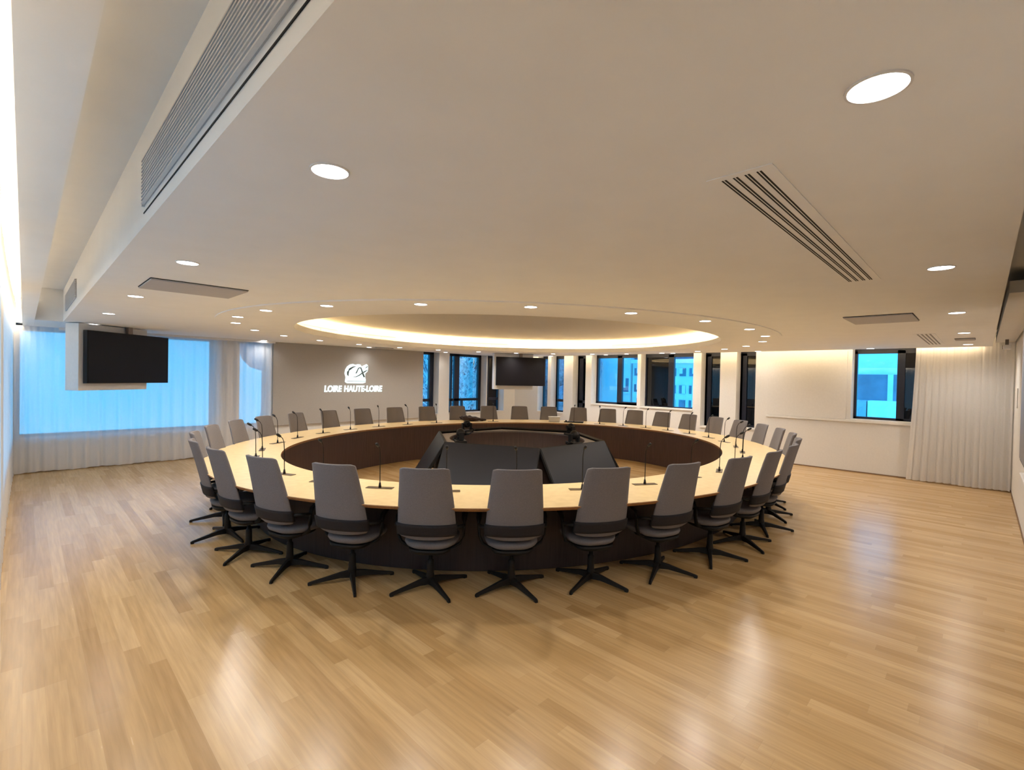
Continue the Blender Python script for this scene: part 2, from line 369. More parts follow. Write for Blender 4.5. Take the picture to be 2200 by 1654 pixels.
# ------------------------------------------------------------------ table
TCX, TCY, TA, TB = 5.70, 5.4256, 3.581, 2.99
def tpt(t, off, full=False):
    nx, ny = TB*cos(t), TA*sin(t); k = hypot(nx, ny)
    p = (TCX+TA*cos(t)+off*nx/k, TCY+TB*sin(t)+off*ny/k)
    return (p[0], p[1], atan2(ny, nx)) if full else p
TZ = .722
table = thing('conference_table', 'huge oval conference table with pale maple ring top on dark wood panels', 'table', (TCX, TCY, 0))
def ring_mesh(prof, mats=None, N=192):
    bm = B(); rings = []
    for off, z in prof:
        rings.append([bm.verts.new((tpt(2*pi*i/N, off)[0]-TCX, tpt(2*pi*i/N, off)[1]-TCY, z)) for i in range(N)])
    for j in range(len(prof)):
        a, b = rings[j], rings[(j+1) % len(prof)]
        for i in range(N):
            f = bm.faces.new((a[i], a[(i+1) % N], b[(i+1) % N], b[i]))
            if mats: f.material_index = mats[j]
    return bm
obj('tabletop', ring_mesh([(0, TZ-.028), (0, TZ), (.822, TZ), (.826, TZ-.006), (.80, TZ-.032)], [1, 0, 1, 1, 1]), [TOPW, EDGEW], table)
obj('inner_panel', ring_mesh([(.015, .004), (.015, TZ-.03), (.045, TZ-.03), (.045, .004)]), DARKW, table)
obj('outer_panel', ring_mesh([(.24, .004), (.24, TZ-.03), (.27, TZ-.03), (.27, .004)]), DARKW2, table)

# ------------------------------------------------------------------ chairs
def make_chair():
    t = thing('swivel_chair', 'x', 'chair', (0, 0, 0), 0, 'grey swivel chairs around the oval table')
    # backrest surface
    def back_surface(bm, zs, nu=12, extra=0.0, thick=.034):
        front, rear = [], []
        for z in zs:
            hw = prof(z, HWP); yb = prof(z, YBP)
            fr, re = [], []
            for i in range(nu+1):
                u = -1+2*i/nu
                cz = z
                if z > 1.03: cz = z - .008*max(0, abs(u)-.88)/.12
                curve = .050*abs(u)**2.2
                fr.append(bm.verts.new(((hw+extra)*u, yb+curve+thick*.5*(1-.55*abs(u)**6)+extra, cz)))
                re.append(bm.verts.new(((hw+extra)*u, yb+curve-thick*.5*(1-.75*abs(u)**8)-extra, cz)))
            front.append(fr); rear.append(re)
        for s, rev in ((front, 0), (rear, 1)):
            for a, b in zip(s, s[1:]):
                for i in range(nu): bm.faces.new((a[i], a[i+1], b[i+1], b[i])).smooth = True
        for a, b, fa, fb in [(r1[k], r2[k], f1[k], f2[k]) for r1, r2, f1, f2 in zip(rear, rear[1:], front, front[1:]) for k in (0, nu)]:
            bm.faces.new((a, b, fb, fa)).smooth = True
        for k in (0, -1):
            for i in range(nu): bm.faces.new((front[k][i], front[k][i+1], rear[k][i+1], rear[k][i])).smooth = True
    HWP = [(.455, .175), (.462, .205), (.474, .220), (.490, .229), (.58, .233), (.72, .224), (1.0, .197), (1.040, .193), (1.048, .188)]
    YBP = [(.455, -.184), (.49, -.200), (.58, -.222), (.75, -.262), (.95, -.315), (1.048, -.345)]
    def prof(z, P):
        for (a, va), (b, vb) in zip(P, P[1:]):
            if z <= b: return va+(vb-va)*max(0, (z-a))/(b-a)
        return P[-1][1]
    bm = B(); back_surface(bm, [.454, .458, .466, .478, .49, .52, .55, .58, .65, .72, .80, .87, .94, 1.0, 1.03, 1.042, 1.048])
    back = obj('backrest', bm, GREYF, t)
    bm = B(); back_surface(bm, [.489, .51, .535, .56, .586], extra=.010)
    obj('lumbar_band', bm, BAND, t)
    # seat
    bm = B(); rows = []
    N = 28
    for (s, z) in ((.66, .345), (.82, .350), (.95, .368), (1.0, .390), (.98, .408), (.80, .420), (.35, .418)):
        ring = []
        for i in range(N):
            a = 2*pi*i/N; ca, sa = cos(a), sin(a)
            x = abs(ca)**.55*(1 if ca > 0 else -1)*.225; y = abs(sa)**.55*(1 if sa > 0 else -1)*.225+.065
            if y < 0: x *= 1-.24*min(1, (-y)/.16)
            zz = z + (.022 if y < -.12 and z > .5 else 0)*0
            ring.append(bm.verts.new((x*s, .065+(y-.065)*s, zz)))
        rows.append(ring)
    for a, b in zip(rows, rows[1:]):
        for i in range(N): bm.faces.new((a[i], a[(i+1) % N], b[(i+1) % N], b[i])).smooth = True
    bm.faces.new(rows[0][::-1]); bm.faces.new(rows[-1])
    obj('seat', bm, GREYF, t)
    bm = B(); rows = []
    for s, z in ((.35, .295), (.62, .305), (.78, .325), (.80, .350)):
        ring = []
        for i in range(N):
            a = 2*pi*i/N; ca, sa = cos(a), sin(a)
            x = abs(ca)**.6*(1 if ca > 0 else -1)*.22; y = abs(sa)**.6*(1 if sa > 0 else -1)*.22+.035
            ring.append(bm.verts.new((x*s, y*s, z)))
        rows.append(ring)
    for a, b in zip(rows, rows[1:]):
        for i in range(N): bm.faces.new((a[i], a[(i+1) % N], b[(i+1) % N], b[i])).smooth = True
    bm.faces.new(rows[0][::-1]); bm.faces.new(rows[-1])
    obj('seat_pan', bm, BLACKP, t)
    for s in (-1, 1):
        pts = [(s*.10, 0, .335), (s*.19, .0, .34), (s*.245, -.005, .375), (s*.272, -.01, .44), (s*.280, -.015, .53), (s*.278, 0, .585), (s*.274, .06, .610), (s*.268, .16, .612), (s*.262, .24, .602)]
        bm = B(); tube(bm, pts, [.02, .022, .022, .02, .02, .022, .026, .026, .018], 8, flat=.55)
        # rear strut from armrest to band
        tube(bm, [(s*.276, -.01, .53), (s*.265, -.10, .545), (s*.225, -.155, .548)], [.016, .015, .014], 8)
        obj('armrest', bm, BLACKP, t)
    bm = B(); lathe(bm, [(.034, .052), (.036, .09), (.030, .12), (.028, .20), (.026, .23), (.017, .235), (.016, .31)], n=16)
    obj('column', bm, BLACKM, t)
    for k in range(4):
        a = radians(90*k)
        bm = B(); M_ = Matrix.Rotation(a, 4, 'Z')
        P = [(.02, .024, .088, .030), (.10, .021, .078, .036), (.22, .017, .052, .022), (.335, .013, .030, .008), (.350, .010, .024, .006)]
        rg = []
        for x, w, zt, zb in P:
            rg.append([bm.verts.new(M_ @ Vector(q)) for q in ((x, -w, zb), (x, w, zb), (x, w*.7, zt), (x, -w*.7, zt))])
        for p, q in zip(rg, rg[1:]):
            for i in range(4): bm.faces.new((p[i], p[(i+1) % 4], q[(i+1) % 4], q[i]))
        bm.faces.new(rg[0][::-1]); bm.faces.new(rg[-1])
        v = box(bm, .318, .348, -.011, .011, 0, .012, M=M_)
        obj('leg', bm, BLACKM, t, bevel=.003)
    return t
CH = [226.6, 216.6, 206.2, 195.8, 185.6, 175.2, 164.2, 153.4, 142.7, 132.6, 121.6, 110.8, 100, 89.2, 78.5, 67.9, 57.2, 46.6, 36.2, 25.9, 15.6, 6.0, 356.4, 346.6, 336.3, 326.1, 316.2, 306.3, 296.8, 287.1, 277.3, 267.4, 257.6, 247.1, 236.9]
ordw = ['', 'first', 'second', 'third', 'fourth', 'fifth', 'sixth', 'seventh', 'eighth', 'ninth', 'tenth', 'eleventh', 'twelfth', 'thirteenth', 'fourteenth', 'fifteenth', 'sixteenth', 'seventeenth', 'eighteenth']
def seat_phrase(i):
    if i == 0: return 'nearest the camera, middle of the near side'
    if i <= 9: return '%s one leftward round the table from the nearest' % ordw[i]
    if i >= 26: return '%s one rightward round the table from the nearest' % ordw[35-i]
    far = {10: 'across the table, in front of the left edge of the logo panel', 11: 'across the table, below the left of the glowing logo', 12: 'across the table, just below the right half of the glowing logo',
           13: 'across the table, second right of the glowing logo', 14: 'across the table, before the right edge of the logo panel', 15: 'across the table, with the dark bag lying before it',
           16: 'across the table, under the left edge of the far hanging screen', 17: 'across the table, under the middle of the far hanging screen', 18: 'across the table, behind the small white box',
           19: 'across the table, behind the flat dark laptop', 20: 'across the table, below the left half of the bright blue window', 21: 'across the table, below the right half of the bright blue window',
           22: 'across the table, below the window with the apartment view', 23: 'across the table, just right of the window with the apartment view', 24: 'before the left of two narrow dark windows', 25: 'before the right of two narrow dark windows'}
    return far[i]
# measured star-base orientations (degrees in room) of the nearest chairs
BASE = {0: 36-45.5, 1: 35-45.5, 2: 22-45.5, 3: 0-45.5, 34: 53-45.5, 33: 63-45.5, 32: 70-45.5}
chair0 = make_chair()
COFF = .60
for i, td in enumerate(CH):
    x, y, na = tpt(radians(td), COFF, True)
    # chair local +y points at the table (inward normal)
    rz = na+pi-pi/2 + radians(random.uniform(-2.5, 2.5))
    lab = 'grey swivel chair, %s' % seat_phrase(i)
    if i == 0:
        c = chair0; c.location = (x, y, 0); c.rotation_euler = (0, 0, rz); c['label'] = lab
    else: c = dup(chair0, (x, y, 0), rz, lab)
    br = radians(BASE.get(i, random.uniform(0, 90))) - rz
    for ch in c.children:
        if ch.name.startswith('leg'): ch.rotation_euler = (0, 0, br)

# ------------------------------------------------------------------ microphones
def make_mic():
    t = thing('gooseneck_microphone', 'x', 'microphone', (0, 0, 0), 0, 'gooseneck microphones on the oval table')
    bm = B(); box(bm, -.125, .125, -.035, .035, 0, .005); obj('base_plate', bm, BRASS, t, bevel=.002)
    bm = B(); lathe(bm, [(.014, .005), (.012, .02), (.008, .05)], n=12); obj('socket', bm, BLACKM, t)
    bm = B(); tube(bm, [(0, 0, .04), (0, -.002, .15), (0, -.004, .26), (0, -.010, .33), (0, -.028, .370), (0, -.055, .392)], .0042, 8); obj('stem', bm, BLACKM, t)
    bm = B(); tube(bm, [(0, -.050, .388), (0, -.055, .392), (0, -.075, .405), (0, -.093, .417), (0, -.098, .420)], [.006, .012, .014, .013, .006], 10); obj('head', bm, BLACKP, t)
    return t
mic0 = make_mic(); first = True
for i, td in enumerate(CH):
    if i in (15, 17, 18): continue
    td2 = td + {0: 1.2, 34: .9, 33: 1.8, 32: 2, 31: 2, 1: 1, 2: 1.1, 3: -8.5+.0 if False else .8}.get(i, .6)
    x, y, na = tpt(radians(td2), .275, True)
    rz = na+pi-pi/2 + radians(random.uniform(-22, 22))
    lab = 'black gooseneck microphone of the chair %s' % seat_phrase(i)
    lab = lab.replace('of the chair across the table, ', 'across the table, ')
    if first: mic0.location = (x, y, TZ); mic0.rotation_euler = (0, 0, rz); mic0['label'] = lab; first = False
    else: dup(mic0, (x, y, TZ), rz, lab)

# ------------------------------------------------------------------ hexagonal monitor island
ped = thing('monitor_pedestal', 'dark brown six-sided pedestal with round open well inside the oval table', 'pedestal', (5.68, 5.44, 0))
PR, PZ = 1.36, .765
hexa = [radians(-78+60*k-45.5+0) for k in range(6)]
def hx(k, r): return (r*cos(hexa[k % 6]), r*sin(hexa[k % 6]))
bm = B()  # rim plate with a round hole
N = 96; inn, out = [], []
for i in range(N):
    a = hexa[0]+2*pi*i/N
    k = int(i/(N/6)); am = hexa[0]+(k+.5)*pi/3; rr = PR*cos(pi/6)/cos(a-am)
    inn.append((1.10*cos(a), 1.10*sin(a))); out.append((rr*cos(a), rr*sin(a)))
top = [[bm.verts.new((x, y, z)) for x, y in P] for P, z in ((inn, PZ-.025), (inn, PZ), (out, PZ), (out, PZ-.025))]
for j in range(4):
    a, b = top[j], top[(j+1) % 4]
    for i in range(N): bm.faces.new((a[i], a[(i+1) % N], b[(i+1) % N], b[i]))
obj('rim', bm, RIM, ped)
bm = B()
a = [bm.verts.new((x*1.0, y*1.0, PZ-.025)) for x, y in inn]; b = [bm.verts.new((x, y, .06)) for x, y in inn]
for i in range(N): bm.faces.new((a[i], a[(i+1) % N], b[(i+1) % N], b[i])).smooth = True
bm.faces.new(b[::-1])
obj('inner_well', bm, DARKW, ped)
bm = B()
ra = [bm.verts.new((*hx(k, PR-.02), PZ-.025)) for k in range(6)]; rb = [bm.verts.new((*hx(k, PR+.20), .0)) for k in range(6)]
for k in range(6): bm.faces.new((ra[k], ra[(k+1) % 6], rb[(k+1) % 6], rb[k]))
obj('sloped_body', bm, DARKW2, ped)
names = ['tilted dark floor monitor on the pedestal, facing the near right', 'tilted dark floor monitor on the pedestal, facing the right', 'tilted floor monitor on the far right of the pedestal, seen from behind',
         'tilted floor monitor on the far left of the pedestal, seen from behind', 'tilted floor monitor on the left of the pedestal, seen edge-on', 'tilted dark floor monitor on the pedestal facing the camera']
def monitor(k):
    am = hexa[k]+pi/6
    ap = PR*cos(pi/6)+.035
    cx_, cy_ = 5.68+ap*cos(am), 5.44+ap*sin(am)
    lab = {0: 'dark tilted floor monitor at the front right of the pedestal', 1: 'dark tilted floor monitor on the right side of the pedestal, seen from its rear edge', 2: 'dark tilted floor monitor at the far right of the pedestal',
           3: 'dark tilted floor monitor at the far left of the pedestal', 4: 'dark tilted floor monitor on the left side of the pedestal, seen edge-on', 5: 'dark tilted floor monitor at the front of the pedestal, facing the camera'}[k]
    t = thing('floor_monitor', lab, 'monitor', (cx_, cy_, 0), am-pi/2, 'floor monitors around the pedestal')
    # local +y outward ; panel leans: top at y=0 z=.79, bottom at y=.43 z=.10
    tilt = atan2(.43, .70); L = hypot(.43, .70)
    Mx = Matrix.Translation((0, .215, .455)) @ Matrix.Rotation(tilt, 4, 'X')
    bm = B(); box(bm, -.715, .715, -.028, .014, -L/2, L/2, M=Mx); obj('casing', bm, BLACKP, t, bevel=.004)
    bm = B(); box(bm, -.700, .700, .010, .018, -L/2+.018, L/2-.014, M=Mx); obj('screen', bm, SCREEN2, t)
    for s in (-.4, .4):
        bm = B(); box(bm, s-.03, s+.03, .12, .36, 0, .03); box(bm, s-.02, s+.02, .20, .24, .03, .36); obj('stand', bm, BLACKM, t)
for k in range(6): monitor(k)
def ptz(lab, x, y, rz, tray=False):
    t = thing('conference_camera', lab, 'camera', (x, y, PZ+.001), rz, 'black conference cameras on the pedestal rim'); t.scale = (1.2, 1.2, 1.25)
    bm = B(); box(bm, -.085, .085, -.07, .07, 0, .03); obj('base', bm, BLACKP, t, bevel=.008)
    for s_ in (-1, 1): bm = B(); box(bm, min(s_*.045, s_*.075), max(s_*.045, s_*.075), -.03, .03, .031, .13); obj('yoke', bm, BLACKP, t, bevel=.006)
    bm = B(); bmesh.ops.create_uvsphere(bm, u_segments=20, v_segments=12, radius=.056, matrix=Matrix.Translation((0, 0, .115))); obj('head', bm, BLACKM, t, smooth=True)
    bm = B(); M_ = Matrix.Translation((0, -.05, .115)) @ Matrix.Rotation(pi/2, 4, 'X')
    bmesh.ops.create_cone(bm, segments=20, radius1=.03, radius2=.026, depth=.04, cap_ends=True, matrix=M_); obj('lens', bm, SCREEN, t)
    bm = B(); pts = [(.09+.04*cos(a), .02+.055*sin(a), .012+.03*abs(sin(a*1.5))) for a in [i*.5 for i in range(13)]]; tube(bm, pts, .008, 6); obj('cable', bm, BLACKP, t)
    return t
ptz('black conference camera at the front left corner of the pedestal rim', 4.60, 5.58, radians(60))
ptz('black conference camera at the back left of the pedestal rim', 5.58, 6.60, radians(-20))
ptz('black conference camera on the pedestal rim at right, the nearer of the two', 5.83, 4.39, radians(170))
ptz('black conference camera on the pedestal rim at right, the farther of the two', 6.74, 5.15, radians(-110))
o = bx('camera_tray', BLACKP, -.15, .15, -.10, .10, 0, .03, bevel=.005); o.location = (5.36, 6.39, PZ+.002); o.rotation_euler = (0, 0, .7)
tag(o, 'flat black tray on the rim beside the back left camera', 'tray')

# ------------------------------------------------------------------ things on the far table
bm = B(); bmesh.ops.create_icosphere(bm, subdivisions=4, radius=1)
for v in bm.verts:
    q = v.co.copy(); k = 1+.10*sin(7*q.x+2)*cos(6*q.y)+.06*sin(13*q.x+9*q.z)
    v.co = Vector((q.x*.24*k, q.y*.15*k, max(0, (q.z*.5+.42))*.125*k*(1-.25*q.x)))
for x0, s in ((.27, .05), (.33, .035)):
    m2 = Matrix.Translation((x0, .02, .03)) @ Matrix.Diagonal((1.3, 1, .7, 1)); bmesh.ops.create_icosphere(bm, subdivisions=2, radius=s, matrix=m2)
o = obj('cloth_bag', bm, BAGM, smooth=True); o.location = (7.38, 8.60, TZ+.001); o.rotation_euler = (0, 0, radians(-45)); tag(o, 'dark brown soft bag slumped on the far side of the table', 'bag')
t = thing('storage_box', 'small white plastic box on the far side of the table', 'box', (8.93, 7.33, TZ+.001), radians(-48))
bm = B(); box(bm, -.13, .13, -.08, .08, 0, .10); obj('body', bm, WHITEP, t, bevel=.008)
bm = B(); box(bm, -.14, .14, -.09, .09, .10, .125); obj('lid', bm, WHITEP, t, bevel=.006)
bm = B(); box(bm, -.07, .05, -.04, .04, 0, .022); box(bm, -.03, .02, -.02, .02, .02, .045); o = obj('computer_mouse', bm, BLACKP, bevel=.01); o.location = (9.10, 7.10, TZ+.001); o.rotation_euler = (0, 0, .4)
tag(o, 'small black device between the white box and the laptop', 'device')
t = thing('laptop', 'flat closed dark laptop on the far side of the table', 'laptop', (9.24, 6.93, TZ+.001), radians(-58))
bm = B(); box(bm, -.19, .19, -.12, .12, 0, .014); obj('base', bm, BLACKP, t, bevel=.004)
bm = B(); box(bm, -.19, .19, -.12, .12, .015, .024); obj('lid', bm, BLACKM, t, bevel=.003)

# ------------------------------------------------------------------ ceiling screens
def ctv(lab, x, y, rz):
    """local x along the screen (viewer's left to right), -y towards the viewer"""
    t = thing('ceiling_screen', lab, 'screen', (x, y, 2.34), rz, 'screens hanging from the ceiling')
    bm = B(); box(bm, -.715, .715, -.035, .035, -.80, 0); obj('casing', bm, BLACKP, t, bevel=.004)
    bm = B(); box(bm, -.70, .70, -.040, -.034, -.785, -.015); obj('screen_panel', bm, SCREEN, t)
    bm = B(); box(bm, -.76, .38, .06, .29, -.91, .10); obj('lift_housing', bm, HOUSE, t, bevel=.004)
    bm = B(); box(bm, -.07, .07, .035, .062, -.55, -.20); obj('bracket', bm, BLACKM, t)
    bm = B(); box(bm, -.04, .04, -.02, .03, -.02, .109); obj('mounting_arm', bm, RIM, t, bevel=.003)
    return t
def room_of(xc, yc): return (xc*sin(TR)+yc*cos(TR), -xc*cos(TR)+yc*sin(TR))
x, y = room_of(-6.29, 7.88); ctv('black screen hanging at left in front of the blue-lit curtain', x, y, radians(36.5))
x, y = room_of(.24, 13.55); ctv('black screen hanging in the far corner above the middle chairs', x, y, radians(-31))

# ------------------------------------------------------------------ logo panel and sign
o = bx('feature_panel', GREIGE, 3.90, 7.93, LY-.055, LY-.003, .575, 2.449, bevel=.003); tag(o, 'large taupe wall panel carrying the glowing logo', 'panel')
sign = thing('logo_sign', 'white glowing logo and lettering on the taupe panel', 'sign', (5.85, LY-.057, 1.36))
def sil(name, pts, m, depth, y, parent):
    bm = B(); A_ = [bm.verts.new((x, y, z)) for x, z in pts]; C_ = [bm.verts.new((x, y-depth, z)) for x, z in pts]
    bm.faces.new(A_); bm.faces.new(C_[::-1]); k = len(pts)
    for i in range(k): bm.faces.new((A_[i], A_[(i+1) % k], C_[(i+1) % k], C_[i]))
    return obj(name, bm, m, parent)
S_ = 1.56/1335.0   # metres per pixel of the enlarged sign
def P_(px, py): return ((px-1058)*S_, (700-py)*S_*1.12+.07)
halo = [(850, 500), (825, 430), (840, 360), (880, 300), (940, 260), (1010, 245), (1070, 262), (1120, 248), (1180, 250), (1215, 290), (1270, 265), (1330, 240), (1362, 260), (1368, 320), (1360, 380), (1300, 430), (1300, 500), (1318, 545), (1315, 600), (1250, 620), (880, 618), (835, 590), (845, 540)]
sil('emblem_halo', [P_(*q) for q in halo], LOGOE, .012, 0, sign)
def stroke(name, pts, w):
    bm = B(); tube(bm, [(P_(*q)[0], -.022, P_(*q)[1]) for q in pts], [k*1.9 for k in w] if isinstance(w, list) else [w*1.7]*len(pts), 6, flat=.85); return obj(name, bm, STROKE, sign)
stroke('emblem_stroke', [(1070, 290), (1000, 310), (930, 350), (895, 400), (892, 450), (905, 480)], [.004, .012, .016, .016, .012, .004])
stroke('emblem_stroke', [(1080, 425), (1110, 375), (1135, 325), (1165, 315), (1190, 320)], .009)
stroke('emblem_stroke', [(1190, 310), (1215, 370), (1240, 430), (1275, 495)], [.008, .010, .013, .012])
stroke('emblem_stroke', [(1000, 500), (1080, 492), (1150, 465), (1220, 420), (1290, 385), (1350, 355)], [.002, .006, .008, .010, .010, .004])
stroke('emblem_stroke', [(1290, 322), (1330, 300), (1352, 278)], [.002, .008, .004])
stroke('emblem_stroke', [(880, 577), (1310, 577)], .0045)
for word, x0, x1 in (('LOIRE', -.78, -.335), ('HAUTE-LOIRE', -.28, .78)):
    cu = bpy.data.curves.new('w', 'FONT'); cu.body = word; cu.size = .20; cu.extrude = .006; cu.offset = .008; cu.shear = .1; cu.space_character = 1.02
    to = bpy.data.objects.new('tmp', cu); COL.objects.link(to)
    dg = bpy.context.evaluated_depsgraph_get(); me = bpy.data.meshes.new_from_object(to.evaluated_get(dg)); bpy.data.objects.remove(to)
    xs = [v.co.x for v in me.vertices]; a0, a1 = min(xs), max(xs)
    for v in me.vertices: v.co = Vector((x0+(v.co.x-a0)/(a1-a0)*(x1-x0), -v.co.z-.008, v.co.y*1.05-.03))
    me.materials.clear(); me.materials.append(LOGOE)
    o = bpy.data.objects.new('lettering', me); COL.objects.link(o); o.parent = sign

# ------------------------------------------------------------------ downlights
def make_down():
    t = thing('recessed_downlight', 'x', 'ceiling light')
    bm = B(); n = 28
    rg = [[bm.verts.new((r*cos(2*pi*i/n), r*sin(2*pi*i/n), z)) for i in range(n)] for r, z in ((.066, .001), (.066, -.004), (.060, -.005), (.058, -.001))]
    for a, b in zip(rg, rg[1:]):
        for i in range(n): bm.faces.new((a[i], a[(i+1) % n], b[(i+1) % n], b[i]))
    obj('trim_ring', bm, WHITEP, t)
    bm = B(); bm.faces.new([bm.verts.new((.059*cos(2*pi*i/n), .059*sin(2*pi*i/n), -.003)) for i in range(n)]); obj('lamp_face', bm, DLITE, t)
    ld = bpy.data.lights.new('lamp', 'SPOT'); ld.energy = DOWN_W; ld.spot_size = radians(160); ld.spot_blend = .9; ld.shadow_soft_size = .06; ld.color = (1, .95, .88)
    lo = bpy.data.objects.new('lamp', ld); COL.objects.link(lo); lo.parent = t; lo.location = (0, 0, -.02)
    return t
d0 = make_down(); dn = [0]
low = {}
def down(x, y, lab, grp, z=CZ, k=1.0):
    if dn[0] == 0: d0.location = (x, y, z); d0['label'] = lab; d0['group'] = grp
    else:
        r = dup(d0, (x, y, z), 0, lab, grp)
        if k != 1.0:
            for ch in r.children:
                if ch.type == 'LIGHT':
                    if k not in low: low[k] = ch.data.copy(); low[k].energy = DOWN_W*k
                    ch.data = low[k]
    dn[0] += 1
ringp = [(1.836, 6.578), (1.85, 5.628), (2.157, 4.722), (2.687, 3.869), (3.422, 3.132), (4.338, 2.586), (5.372, 2.251), (6.5, 2.158), (7.57, 2.279), (8.544, 2.613), (9.473, 3.169), (10.1, 3.834),
         (10.55, 4.626), (10.93, 5.626), (10.93, 6.611), (10.60, 7.48), (10.12, 8.40), (9.40, 9.10), (8.50, 9.61), (7.45, 9.95), (6.40, 10.09), (5.29, 9.96), (4.25, 9.62), (3.33, 9.08), (2.60, 8.38), (2.05, 7.42)]
for i, (x, y) in enumerate(ringp):
    # nudge onto the fitted oval
    a = atan2((y-6.146)/3.997, (x-6.394)/4.576); x, y = 6.394+4.576*cos(a), 6.146+3.997*sin(a)
    if i < 13: lab = 'round ceiling downlight of the oval ring, %s along its near arc from the leftmost' % ordw[i+1]
    else: lab = 'round ceiling downlight of the oval ring, %s along its far arc from the right end' % ordw[i-12]
    down(x, y, lab, 'downlights in the oval ring around the cove', DZ)
for i, y in enumerate((1.62, 3.67, 5.72, 7.77, 9.82)):
    down(.735, y, 'round downlight in the left row near the recess, %s from the camera' % ordw[i+1], 'downlights in the left row', k=.48)
for i, x in enumerate((1.40, 3.77, 6.14, 8.47, 10.75)):
    down(x, .194, 'round downlight in the right row near the right wall, %s from the camera' % ordw[i+1], 'downlights in the right row', k=.85)
for i, (x, y) in enumerate(((3.62, 11.07), (6.06, 11.0), (8.45, 10.99), (10.62, 10.87))):
    down(x, y, 'small far downlight by the curtain and logo wall, %s from the left' % ordw[i+1], 'downlights before the back left wall', k=.2)
for i, (x, y) in enumerate(((11.30, 9.45), (11.33, 7.50), (11.30, 5.52), (11.28, 3.54), (11.24, 1.544))):
    down(x, y, 'small far downlight along the right window wall, %s from the far corner' % ordw[i+1], 'downlights before the back right wall', k=.25)

# ------------------------------------------------------------------ ceiling fittings
def hatch(lab, x0, x1, y0, y1, z=CZ):
    t = thing('ceiling_hatch', lab, 'ceiling panel', ((x0+x1)/2, (y0+y1)/2, z))
    w, h = (x1-x0)/2, (y1-y0)/2
    bm = B(); box(bm, -w, w, -h, h, -.016, -.001); obj('panel', bm, PANELG, t)
    bm = B(); box(bm, -w-.004, w+.004, -h-.004, h+.004, -.006, -.0005); obj('painted_side_shade', bm, DARKV, t)  # dark plate edge painting the unlit side of the panel
    return t
hatch('grey rectangular ceiling hatch at left, near the left row of downlights', .665, 1.33, 4.47, 5.03)
hatch('grey rectangular ceiling hatch at right, near the right row of downlights', 5.93, 6.60, .50, 1.05)
hatch('small dark-edged ceiling hatch beside the last lights of the right row', 9.40, 9.68, .10, .31)
hatch('small ceiling hatch seen edge-on above the logo panel', 6.1, 6.6, 10.75, 11.0)
def diffuser(lab, x0, x1, y0, y1):
    t = thing('slot_diffuser', lab, 'air diffuser', ((x0+x1)/2, (y0+y1)/2, CZ))
    w, h = (x1-x0)/2, (y1-y0)/2
    bm = B(); box(bm, -w-.03, w+.03, -h-.03, h+.03, -.004, -.0005); obj('frame_plate', bm, CEIL, t)
    for k in range(4):
        yc = -h+(k+.5)*2*h/4
        bm = B(); box(bm, -w, w, yc-.0085, yc-.0025, -.0052, -.003); box(bm, -w, w, yc+.0025, yc+.0075, -.0052, -.003); obj('slot', bm, DARKV, t)
    return t
diffuser('long white four-slot air diffuser in the right ceiling', 1.69, 3.90, .525, .675)
diffuser('short white four-slot air diffuser near the right window curtain', 8.4, 10.5, .50, .67)
def grille(lab, y0, y1):
    t = thing('wall_grille', lab, 'air grille', (X0, (y0+y1)/2, 2.65)); h = (y1-y0)/2
    bm = B(); box(bm, -.004, -.0005, -h, h, -.105, .105); obj('backing', bm, mat('grille_backing', (.40, .385, .37), .8), t)
    bm = B()
    for k in range(13): z = -.10+k*.2/12; box(bm, -.016, -.003, -h, h, z-.0035, z+.0035)
    obj('slats', bm, GRILLE, t)
    bm = B(); box(bm, -.012, -.0005, h, h+.012, -.11, .11); obj('end_frame', bm, GRILLE, t)
    return t
grille('long grey louvred grille in the side of the left ceiling recess', .15, 2.90)
grille('short grey louvred grille at the far end of the left ceiling recess', 7.2, 9.0)
bm = B(); box(bm, X0-.003, X0-.0005, .1, 2.92, 2.508, 2.514); struct('trim_7', bm, DARKV)
# supply grilles on the cove wall
def cove_grille(lab, p0, p1):
    a0 = atan2((p0[1]-ECY)/3.6, (p0[0]-ECX)/4.07); a1 = atan2((p1[1]-ECY)/3.6, (p1[0]-ECX)/4.07)
    t = thing('cove_grille', lab, 'air grille', (0, 0, 0), 0, 'supply grilles inside the oval cove')
    for s in range(3):
        bm = B()
        b0 = a0+(a1-a0)*(s+.03)/3; b1 = a0+(a1-a0)*(s+.97)/3; N = 8
        for (z0, z1, r) in [(2.548, 2.63, .012)]+[(2.552+.013*q, 2.556+.013*q, .018) for q in range(6)]:
            lo, hi = [], []
            for i in range(N+1):
                a = b0+(b1-b0)*i/N; x, y = ECX+(4.07-r)*cos(a), ECY+(3.60-r)*sin(a); lo.append(bm.verts.new((x, y, z0))); hi.append(bm.verts.new((x, y, z1)))
            for i in range(N): bm.faces.new((lo[i], lo[i+1], hi[i+1], hi[i]))
        obj('grille_section', bm, CREAM, t)
cove_grille('cream air grille at the left end of the glowing oval cove', (3.2, 8.2), (4.45, 9.25))
cove_grille('cream air grille in the cove above the glowing logo', (4.75, 9.4), (6.05, 9.75))
cove_grille('cream air grille in the cove above the middle windows', (7.7, 9.5), (8.8, 8.8))
cove_grille('cream air grille in the right part of the oval cove', (10.25, 6.7), (10.35, 5.3))

